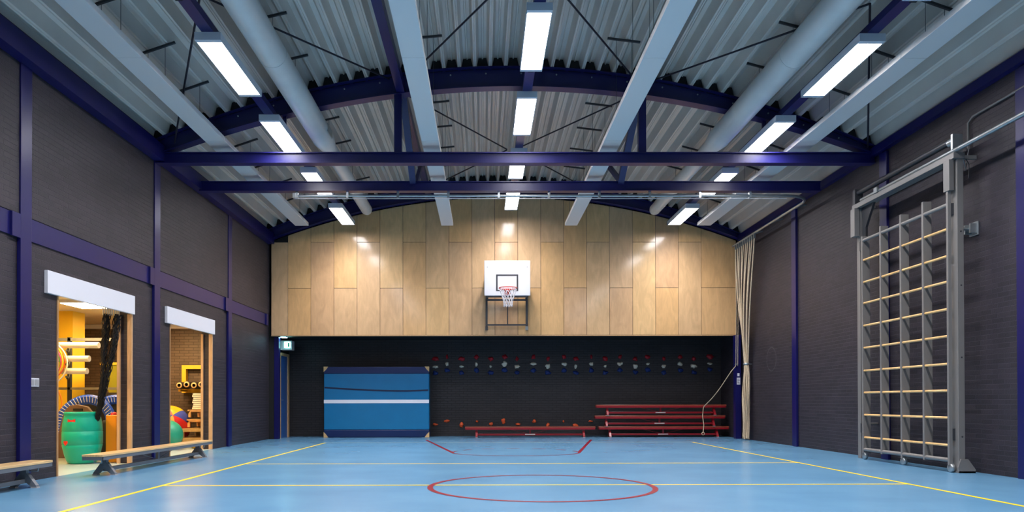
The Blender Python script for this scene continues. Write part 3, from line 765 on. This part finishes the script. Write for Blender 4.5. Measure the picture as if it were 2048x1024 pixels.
# top guide rails
B(6.52, 6.68, YN_-.12, YFr+.22, 4.36, 4.443).build('top_beam', M['grey_metal'], t, bevel=.006)
MB().cyl((6.62, YN_+.1, 4.66), (6.62, YFr+.22, 4.66), .045, 16).build('torsion_tube', M['dark_metal'], t)
MB().cyl((6.62, YN_-.02, 4.64), (6.62, YN_+.1, 4.64), .06, 16).build('winch_drum', M['galv'], t)
B(6.55, 6.69, YFr+.17, YFr+.25, 4.443, 4.72).build('bearing_plate', M['dark_metal'], t)
B(6.55, 6.69, YN_-.06, YN_-.02, 4.443, 4.72).build('bearing_plate', M['galv'], t)
B(6.50, 6.53, 11.9, 12.0, 4.445, 4.53).build('pipe_clamp', M['galv'], t)
for yy in (YN_-.08, YFr+.10):
    MB().beam((6.67, yy+.06, 4.40), (XR-.004, yy+.06, 4.40), .05, .05).build('wall_stay', M['grey_metal'], t)
MB().cyl((6.66, YFr+.12, .6), (XR-.004, YFr+.12, .6), .02, 10).build('wall_stay', M['grey_metal'], t)
MB().prism([(YFr+.05, 4.38), (YFr-.35, 4.38), (YFr-.08, 4.0), (YFr-.08, 3.0), (YFr+.02, 3.0), (YFr+.02, 4.1)], 'x', 6.60, 6.64).build('corner_brace', M['dark_metal'], t)
# swing section with rungs
ylist = [12.385-(12.385-10.10)*k/4 for k in range(5)]
tops = [3.82, 3.86, 3.90, 3.94, 4.02]
for k, y in enumerate(ylist):
    a = .05 if k == 4 else .16
    s_ = B(6.50, 6.50+ (.13 if k < 4 else .05), y-.02, y+.02, .10 if k in (0, 2, 4) else .13, tops[k] if k < 4 else 4.02).build('stile', M['grey_metal'], t, bevel=.004)
    if k in (0, 2, 4):
        MB().lathe([(0, -.03), (.05, -.03), (.062, -.02), (.062, .02), (.05, .03), (0, .03)], (6.54, y-.0, .062), 18, 'x').build('caster', M['galv'], s_)
MB().cyl((6.53, ylist[4], 3.75), (6.53, ylist[0], 3.75), .028, 12).build('top_bar', M['grey_metal'], t)
MB().cyl((6.53, ylist[4], .17), (6.53, ylist[0], .17), .03, 12).build('bottom_bar', M['grey_metal'], t)
for z in (3.41, 3.03, 2.67, 2.285, 1.905, 1.515, 1.14, .76, .375):
    MB().cyl((6.53, ylist[4], z), (6.53, ylist[0], z), .019, 12).build('rung', M['rung'], t)
for y in (YN_+.02, YFr-.02):
    for z in (.45, 3.6): B(6.55, 6.60, y-.05, y+.05, z, z+.16).build('hinge', M['dark_metal'], t)
tag(MB().cyl((6.56, -3.0, 4.476), (6.56, 12.5, 4.476), .032, 14).build('guide_pipe', M['galv']), 'long galvanised pipe resting on top of the climbing frame and running towards the viewer', 'pipe')
# lock bracket on the wall
t = thing('wall_lock', 'small galvanised locking bracket on the right wall beside the climbing frame', 'bracket', (6.85, 9.9, 3.3))
B(XR-.02, XR-.001, 10.02, 10.20, 3.31, 3.50).build('plate', M['galv'], t, bevel=.003)
B(XR-.11, XR-.02, 10.04, 10.07, 3.34, 3.47).build('jaw', M['galv'], t); B(XR-.11, XR-.02, 10.15, 10.18, 3.34, 3.47).build('jaw', M['galv'], t)
MB().cyl((XR-.05, 10.11, 3.40), (6.672, 10.08, 3.40), .02, 10).build('pin', M['galv'], t)
t = thing('wall_conduit', 'thin grey conduit pipe bending down above the climbing frame post', 'pipe', (6.8, 9.6, 4.5))
MB().tube([(6.86, -3, 4.98), (6.86, 10.08, 4.98), (6.875, 10.20, 4.93), (6.87, 10.20, 4.55)], .014, 8).build('pipe', M['grey_metal'], t)
MB().tube([(6.85, 10.15, 4.55), (6.83, 10.16, 4.40), (6.79, 10.13, 4.25), (6.75, 10.1, 4.33), (6.70, 10.08, 4.45)], .006, 6).build('cable', M['galv'], t)
MB().tube([(6.72, 10.08, 4.45), (6.78, 10.05, 4.3), (6.77, 10.04, 4.1)], .006, 6).build('cable', M['dark_metal'], t)

# ------------------------------------------------------------------ storage room contents
t = thing('storage_lamp', 'lit flat lamp on the storage ceiling seen through the wider doorway', 'ceiling light', (-7.4, 13.6, 2.8), 0, 'storage room lamps')
B(-7.75, -7.05, 13.25, 14.05, 2.815, 2.869).build('housing', M['white'], t)
B(-7.72, -7.08, 13.28, 14.02, 2.805, 2.815).build('diffuser', M['lamp_warm'], t)
o = copy_tree(t); o.location = (-7.0, 15.9, 2.8); o['label'] = 'unseen warm lamp added to light the narrower doorway, above the stacked boxes'  # added lamp, out of view, to light what shows through the narrower doorway
o = copy_tree(t); o.location = (-7.6, 10.7, 2.8); o['label'] = 'unseen warm lamp added to light the storage room, above the green barrel'  # another added lamp outside the view, extra warm light for the storage room

# barrel
bc = (-6.57, 11.93)
t = thing('barrel', 'green plastic barrel with a red heart and bow, standing in the wider doorway', 'barrel', (*bc, 0))
pf = [(0, .004), (.19, .004), (.215, .02), (.235, .06), (.262, .14), (.284, .24), (.297, .30), (.292, .305), (.292, .315), (.298, .32), (.298, .52), (.293, .525), (.293, .535), (.297, .54), (.290, .64), (.272, .74), (.258, .79), (.268, .80), (.270, .825), (.262, .84), (.25, .84), (.245, .80), (.24, .5), (.22, .06), (0, .05)]
MB().lathe(pf, (*bc, 0), 48).build('shell', M['green_barrel'], t)
def on_barrel(pts, z0, ang, r):
    f_ = []; n_ = len(pts)
    vs = [(bc[0]+r*math.cos(ang+u/r), bc[1]+r*math.sin(ang+u/r), z0+v) for u, v in pts]
    c_ = (bc[0]+r*math.cos(ang), bc[1]+r*math.sin(ang), z0)
    rad_ = Vector((math.cos(ang), math.sin(ang), 0))*.004
    allv = [c_]+vs
    allv += [tuple(Vector(p_)-rad_) for p_ in [c_]+vs]
    k_ = n_+1
    fs = [(0, 1+i, 1+(i+1) % n_) for i in range(n_)]+[(k_, k_+1+(i+1) % n_, k_+1+i) for i in range(n_)]+[(1+i, k_+1+i, k_+1+(i+1) % n_, 1+(i+1) % n_) for i in range(n_)]
    return MB().add(allv, fs)
heart = [(.045*(16*math.sin(a)**3)/16, .042*(13*math.cos(a)-5*math.cos(2*a)-2*math.cos(3*a)-math.cos(4*a))/16) for a in [2*PI*k/28 for k in range(28)]]
on_barrel([(u*1.1, v*1.1) for u, v in heart], .345, -PI/2-.42, .302).build('heart', M['red_mark'], t)
bow = [(-.065, .03), (-.03, .018), (0, .012), (.03, .018), (.065, .03), (.065, -.03), (.03, -.018), (0, -.012), (-.03, -.018), (-.065, -.03)]
on_barrel(bow, .70, -PI/2-.1, .283).build('bow', M['red_mark'], t)
# net bag
t = thing('net_bundle', 'black net bundle hanging from the doorway top down into the green barrel', 'net', (-6.3, 12.0, .7))
rnd = random.Random(5)
bands = ([(-5.98, 11.55, 2.40), (-6.05, 11.62, 1.86), (-6.12, 11.72, 1.40), (-6.28, 11.86, .80), (-6.36, 11.90, .62)],
         [(-5.83, 11.60, 2.40), (-5.93, 11.66, 1.86), (-6.08, 11.74, 1.38), (-6.27, 11.87, .80), (-6.36, 11.92, .60)])
def along(P, f):
    f *= len(P)-1; i_ = min(int(f), len(P)-2); return Vector(P[i_]).lerp(Vector(P[i_+1]), f-i_)
for P in bands:
    nb = MB()
    for k in range(18):
        ph = k*2*PI/18; sg = 1 if k % 2 else -1; pts = []
        for i_ in range(33):
            f = i_/32; w0 = .065*(1-.55*f)
            q = along(P, f)
            pts.append(q+Vector((w0*math.cos(ph+sg*f*22)*(.6+.4*math.sin(f*9+k)), w0*math.sin(ph+sg*f*22), 0)))
        nb.tube(pts, .006, 4)
    nb.tube([along(P, i_/16) for i_ in range(17)], [.018*(1-.5*i_/16) for i_ in range(17)], 7)
    nb.build('netting', M['net_black'], t)
for k in range(8):
    MB().tube([(-6.03+.03*k, 11.53+.012*k, 2.38), (-6.03+.03*k, 11.53+.012*k, 2.498)], .012, 8).build('net_hook', M['hold_white'], t)
# steel rack with tubes
t = thing('storage_rack', 'tall grey steel rack behind the green barrel, with long holding arms', 'rack', (-7.9, 14.0, 0))
for x in (-8.9, -7.96): B(x-.03, x+.03, 13.97, 14.03, 0, 2.25).build('upright', M['dark_metal'], t)
B(-8.93, -6.9, 13.97, 14.03, 2.18, 2.235).build('cross_bar', M['galv'], t)
B(-8.93, -6.75, 13.97, 14.03, 1.24, 1.285).build('cross_bar', M['galv'], t)
B(-6.86, -6.80, 13.97, 14.03, 0, 2.2).build('upright', M['dark_metal'], t)
for z in (2.0, 1.74, 1.5): MB().tube([(-7.93, 13.97, z+.1), (-7.90, 13.88, z+.05), (-7.88, 13.80, z-.06), (-7.85, 13.70, z-.02)], .022, 8).build('arm', M['dark_metal'], t)
for z, x1, nm in ((2.08, -7.28, 'highest'), (1.825, -7.46, 'middle'), (1.59, -7.5, 'lowest')):
    tag(MB().cyl((-8.85, 13.78, z), (x1, 13.78, z), .058, 20).build('foam_tube', M['white_tube']), f'white foam tube lying across the rack, {nm} of the three', 'tube', 'white foam tubes on the rack')
# hula hoops
hc = [((236, 200, 40), 'yellow', .43, 1.76, -8.25), ((222, 60, 140), 'pink', .40, 1.74, -8.27), ((60, 160, 70), 'green', .37, 1.72, -8.28), ((240, 240, 230), 'white', .45, 1.73, -8.26), ((230, 110, 40), 'orange', .34, 1.75, -8.22),
      ((214, 48, 40), 'red', .42, 1.00, -8.34), ((90, 60, 150), 'purple', .36, .98, -8.34), ((70, 170, 80), 'light green', .39, 1.0, -8.36), ((240, 150, 40), 'amber', .45, .99, -8.36)]
for i, (c_, nm, r, z, x) in enumerate(hc):
    y = 13.40+.045*(i % 5); mm = mat('hoop_'+nm.replace(' ', '_'), c_, .35)
    tag(MB().tube([(x+r*math.cos(2*PI*k/48), y+.12*math.cos(2*PI*k/48), z+r*math.sin(2*PI*k/48)) for k in range(48)], .014, 8, closed=True).build('hula_hoop', mm),
        f'{nm} hula hoop in the {"upper" if i < 5 else "lower"} cluster hanging on the storage rack', 'hula hoop', 'hula hoops on the rack')
# trampolines
def trampoline(x, y, r, lbl, tilt):
    t = thing('trampoline', lbl, 'trampoline', (x, y, 0), tilt, 'mini trampolines')
    zc = r+.07
    t.rotation_euler[2] = 0
    tx = []
    for k in range(48):
        a = 2*PI*k/48; tx.append((x+r*math.cos(a), y+.25*math.sin(a)*r*math.cos(tilt), zc+r*math.sin(a)))
    rr = []
    for k, c_ in enumerate(tx):
        a = 2*PI*k/48; u = Vector((math.cos(a), 0, math.sin(a))); rr.append([Vector(c_)+u*a_+Vector((0, b_, 0)) for a_, b_ in ((-.12, -.02), (-.06, -.05), (.03, -.05), (.07, -.01), (.05, .03), (-.1, .02))])
    rr.append(rr[0])
    MB().sweep(rr, False).build('padding', M['blue_pad'], t)
    MB().add([c_ for c_ in tx[::1]], [tuple(range(48))]).build('jumping_bed', M['net_black'], t)
    for k in (0, 12, 24, 36):
        a = 2*PI*k/48+.4
        MB().cyl((x+r*.9*math.cos(a), y+.05, zc+r*.9*math.sin(a)), (x+r*.9*math.cos(a), y+.28, zc+r*.9*math.sin(a)), .018, 8).build('leg', M['dark_metal'], t)
    lc = MB()
    for k in range(56):
        a = 2*PI*k/56
        lc.cyl((x+r*.86*math.cos(a), y-.06+.25*math.sin(a)*r, zc+r*.86*math.sin(a)), (x+r*1.1*math.cos(a+.03), y-.055+.25*math.sin(a)*r, zc+r*1.1*math.sin(a+.03)), .006, 5)
    lc.build('lacing', M['white_line'], t)
trampoline(-7.25, 13.25, .50, 'blue-rimmed mini trampoline on edge directly behind the green barrel', 0)
trampoline(-6.95, 13.65, .50, 'second blue-rimmed mini trampoline leaning behind the first one', 0)
# brown shield in front of the trampoline
pl = [(-7.50, .02), (-6.88, .02), (-6.84, .5), (-6.83, .80), (-6.93, .92), (-7.1, .96), (-7.24, .94), (-7.33, .84), (-7.42, .5)]
t = tag(MB().prism(pl, 'y', 12.72, 12.80).build('springboard', M['brown_board'], bevel=.01), 'brown wooden springboard on end just behind the green barrel', 'springboard')
MB().box(-7.16, -7.0, 12.70, 12.72, .85, .89).build('hand_hole', M['black'], t)
# stacked wooden frames
for k in range(4):
    t = thing('wooden_frame', f'low slatted wooden frame left of the barrel, {["lowest", "second lowest", "second highest", "highest"][k]} of four', 'wooden frame', (-7.65, 12.7, .1*k), 0, 'stacked wooden frames')
    z = .01+k*.105
    for a in ((-7.95, -7.62, 12.40, 12.44), (-7.95, -7.62, 12.64, 12.68)): B(a[0], a[1], a[2], a[3], z, z+.03).build('slat', M['bench_wood'], t)
    for a in ((-7.95, -7.9), (-7.67, -7.62)): B(a[0], a[1], 12.38, 12.69, z+.03, z+.104).build('rail', M['wood_dark'], t)
# orange block, shelf with olive crate, dark cabinet
tag(B(-6.26, -6.075, 12.06, 12.5, .002, .78).build('foam_block', M['orange'], bevel=.01), 'tall orange foam block standing inside the wider doorway beside its frame', 'foam block')
t = thing('storage_cabinet', 'dark low cabinet at the back of the storage room below the olive crate', 'cabinet', (-7.6, 15.4, 0))
B(-8.3, -6.9, 15.2, 15.8, 0, 1.2).build('body', M['green_dark'], t, bevel=.005)
for x in (-8.28, -7.81, -7.34): B(x, x+.44, 15.18, 15.2, .05, 1.16).build('door', M['green_dark'], t)
t = thing('storage_crate', 'olive yellow plastic crate with flared sides on the dark cabinet', 'crate', (-7.6, 15.45, 1.2))
fr = MB(); b0 = [(-7.85, 15.25), (-7.25, 15.25), (-7.25, 15.65), (-7.85, 15.65)]; t0 = [(-7.98, 15.2), (-7.15, 15.2), (-7.15, 15.7), (-7.98, 15.7)]
fr.add([(*p_, 1.202) for p_ in b0]+[(*p_, 1.80) for p_ in t0]+[(p_[0]*.97-.227, p_[1], 1.80) for p_ in t0], [(3,2,1,0), (0,1,5,4), (1,2,6,5), (2,3,7,6), (3,0,4,7)])
fr.build('body', M['olive'], t)
fr = MB(); fr.box(-8.0, -7.13, 15.18, 15.22, 1.78, 1.83); fr.box(-8.0, -7.13, 15.68, 15.72, 1.78, 1.83); fr.box(-8.0, -7.96, 15.22, 15.68, 1.78, 1.83); fr.box(-7.17, -7.13, 15.22, 15.68, 1.78, 1.83)
fr.build('rim', M['yellow'], t)
# small heap between barrel and block
t = tag(MB().lathe([(0, .002), (.12, .01), (.15, .3), (.13, .62), (.1, .68), (0, .7)], (-6.55, 12.75, 0), 16).build('equipment_bag', M['net_black']), 'black equipment bag standing behind the green barrel on its right', 'bag')
tag(MB().lathe([(0, -.07), (.05, -.05), (.07, 0), (.05, .05), (0, .07)], (-6.45, 12.72, .76), 14).build('small_ball', M['ball_red']), 'small red ball on the black equipment bag', 'ball')

# narrower doorway: balls, box, mats
def ball(c, r, mats, name, label):
    t = thing(name, label, 'ball', (c[0], c[1], 0), 0)
    n_ = 32; k_ = 16
    segs_ = {}
    if len(mats) == 1:
        bp_ = MB().lathe([(r*math.sin(PI*i/k_), -r*math.cos(PI*i/k_)) for i in range(k_+1)], c, n_)
        o_ = bp_.build('shell', mats[0], t)
        MB().lathe([(0, 0), (.012, 0), (.012, .004), (0, .004)], (c[0], c[1], c[2]+r-.002), 10).build('valve', M['pale_end'], t)
        return
    nseg = len(mats)
    Rm = Matrix.Rotation(.9, 3, 'X') @ Matrix.Rotation(.5, 3, 'Y')
    for q in range(nseg):
        vs = []; fs = []; m_ = 8
        for i in range(k_+1):
            for j in range(m_+1):
                a = 2*PI*(q+j/m_)/nseg; b = PI*i/k_
                v = Rm @ Vector((r*math.sin(b)*math.cos(a), r*math.sin(b)*math.sin(a), r*math.cos(b))); vs.append(v+Vector(c))
        for i in range(k_):
            for j in range(m_): fs.append((i*(m_+1)+j, i*(m_+1)+j+1, (i+1)*(m_+1)+j+1, (i+1)*(m_+1)+j))
        MB().add(vs, fs, True).build('colour_segment', mats[q], t)
ball((-6.62, 15.25, .312), .31, [M['ball_green']], 'gym_ball', 'green gym ball on the floor of the narrower doorway')
ball((-7.02, 16.25, .462), .46, [M['ball_blue'], M['ball_yellow'], M['ball_red'], M['ball_blue'], M['ball_yellow'], M['ball_red']], 'gym_ball', 'big red, blue and yellow segmented ball behind the green one')
t = thing('vaulting_box', 'stepped wooden vaulting box on the right of the narrower doorway', 'vaulting box', (-6.3, 16.2, 0))
for k, (z0, z1, ins) in enumerate(((.0, .22, 0), (.23, .42, .0), (.44, .62, .03), (.66, .83, .05))):
    f = MB()
    x0_, x1_ = -6.60+ins, -6.08
    y0_, y1_ = 15.9+(.25 if k > 1 else 0), 16.7
    f.box(x0_, x1_, y0_, y0_+.025, z0+.12, z1); f.box(x0_, x0_+.05, y0_, y0_+.05, z0, z0+.12); f.box(x1_-.05, x1_, y0_, y0_+.05, z0, z0+.12)
    f.box(x0_, x0_+.025, y0_, y1_, z0+.1, z1); f.box(x1_-.025, x1_, y0_, y1_, z0+.1, z1); f.box(x0_, x1_, y1_-.025, y1_, z0, z1)
    f.box(x0_-.01, x1_, y0_-.01, y1_, z1-.03, z1)
    f.build('box_section', M['rung'], t)
for k in range(8):
    z = .84+k*.045
    tag(B(-6.52+.012*(k % 3), -6.12+.01*(k % 2), 16.28, 16.62, z, z+.038).build('foam_plate', M['white_tube'], bevel=.006), f'cream foam plate on the vaulting box, {ordn[k]} from the bottom', 'foam plate', 'stacked foam plates')
t = thing('wall_rack', 'yellow wooden wall frame holding rolled mats in the narrower doorway', 'rack', (-6.95, 17.4, 1.2))
f = MB(); X0, X1 = -7.20, -6.55
f.box(X0, X0+.1, 17.36, 17.48, 1.22, 1.88); f.box(X1, X1+.1, 17.36, 17.48, 1.22, 1.88); f.box(X0+.1, X1, 17.36, 17.48, 1.79, 1.88); f.box(X0+.1, X1, 17.36, 17.48, 1.22, 1.31)
f.build('frame', M['yellow'], t)
for x in (X0+.12, X1-.02):
    MB().beam((x, 17.36, 1.27), (x, 16.95, 1.27), .05, .05).build('arm', M['yellow'], t)
for k, (x, z) in enumerate(((-7.03, 1.40), (-6.86, 1.42), (-6.69, 1.40), (-6.52, 1.42))):
    tt = thing('rolled_mat', f'dark rolled exercise mat on the yellow wall frame, {ordn[k]} from the left', 'rolled mat', (x, 17.1, z-.08), 0, 'rolled mats on the wall frame')
    MB().lathe([(.035, -.27), (.078, -.27), (.082, -.25), (.082, .25), (.078, .26), (.035, .26), (.035, -.27)], (x, 17.08, z-.015), 20, 'y').build('mat', M['green_dark'], tt)
    MB().lathe([(.04, -.276), (.066, -.276), (.066, -.27), (.04, -.27)], (x, 17.08, z-.015), 20, 'y').build('end_spiral', M['mat_tan'], tt)
tag(MB().lathe([(0, -.075), (.04, -.065), (.07, -.03), (.078, 0), (.07, .03), (.04, .065), (0, .075)], (-6.18, 15.55, .08), 18).build('small_ball', M['ball_yellow']), 'small yellow ball on the floor before the vaulting box', 'ball')

# ------------------------------------------------------------------ world, camera
wd = bpy.data.worlds.new('world'); bpy.context.scene.world = wd; wd.use_nodes = True
wd.node_tree.nodes['Background'].inputs[0].default_value = (.6, .7, .8, 1)
wd.node_tree.nodes['Background'].inputs[1].default_value = .02
F = 1450.0; PITCH = math.radians(.45); ROLL = math.radians(-.10); YAW = math.radians(.3)
cam = bpy.data.cameras.new('camera'); co = bpy.data.objects.new('camera', cam); col.objects.link(co)
cam.sensor_width = 36; cam.lens = 36*F/2048; cam.clip_start = .05
co.location = (0, 0, 1)
co.matrix_world = Matrix.Translation((0, 0, 1)) @ Matrix.Rotation(-YAW, 4, 'Z') @ Matrix.Rotation(PI/2+PITCH, 4, 'X') @ Matrix.Rotation(ROLL, 4, 'Z')
cam.shift_x = (1024-(966+F*math.tan(YAW)))/2048
cam.shift_y = ((803-F*math.tan(PITCH))-512)/2048
sc = bpy.context.scene
sc.camera = co
sc.view_settings.view_transform = 'Standard'; sc.view_settings.look = 'None'; sc.view_settings.gamma = 1
sc.view_settings.use_curve_mapping = False
sc.view_settings.exposure = 0
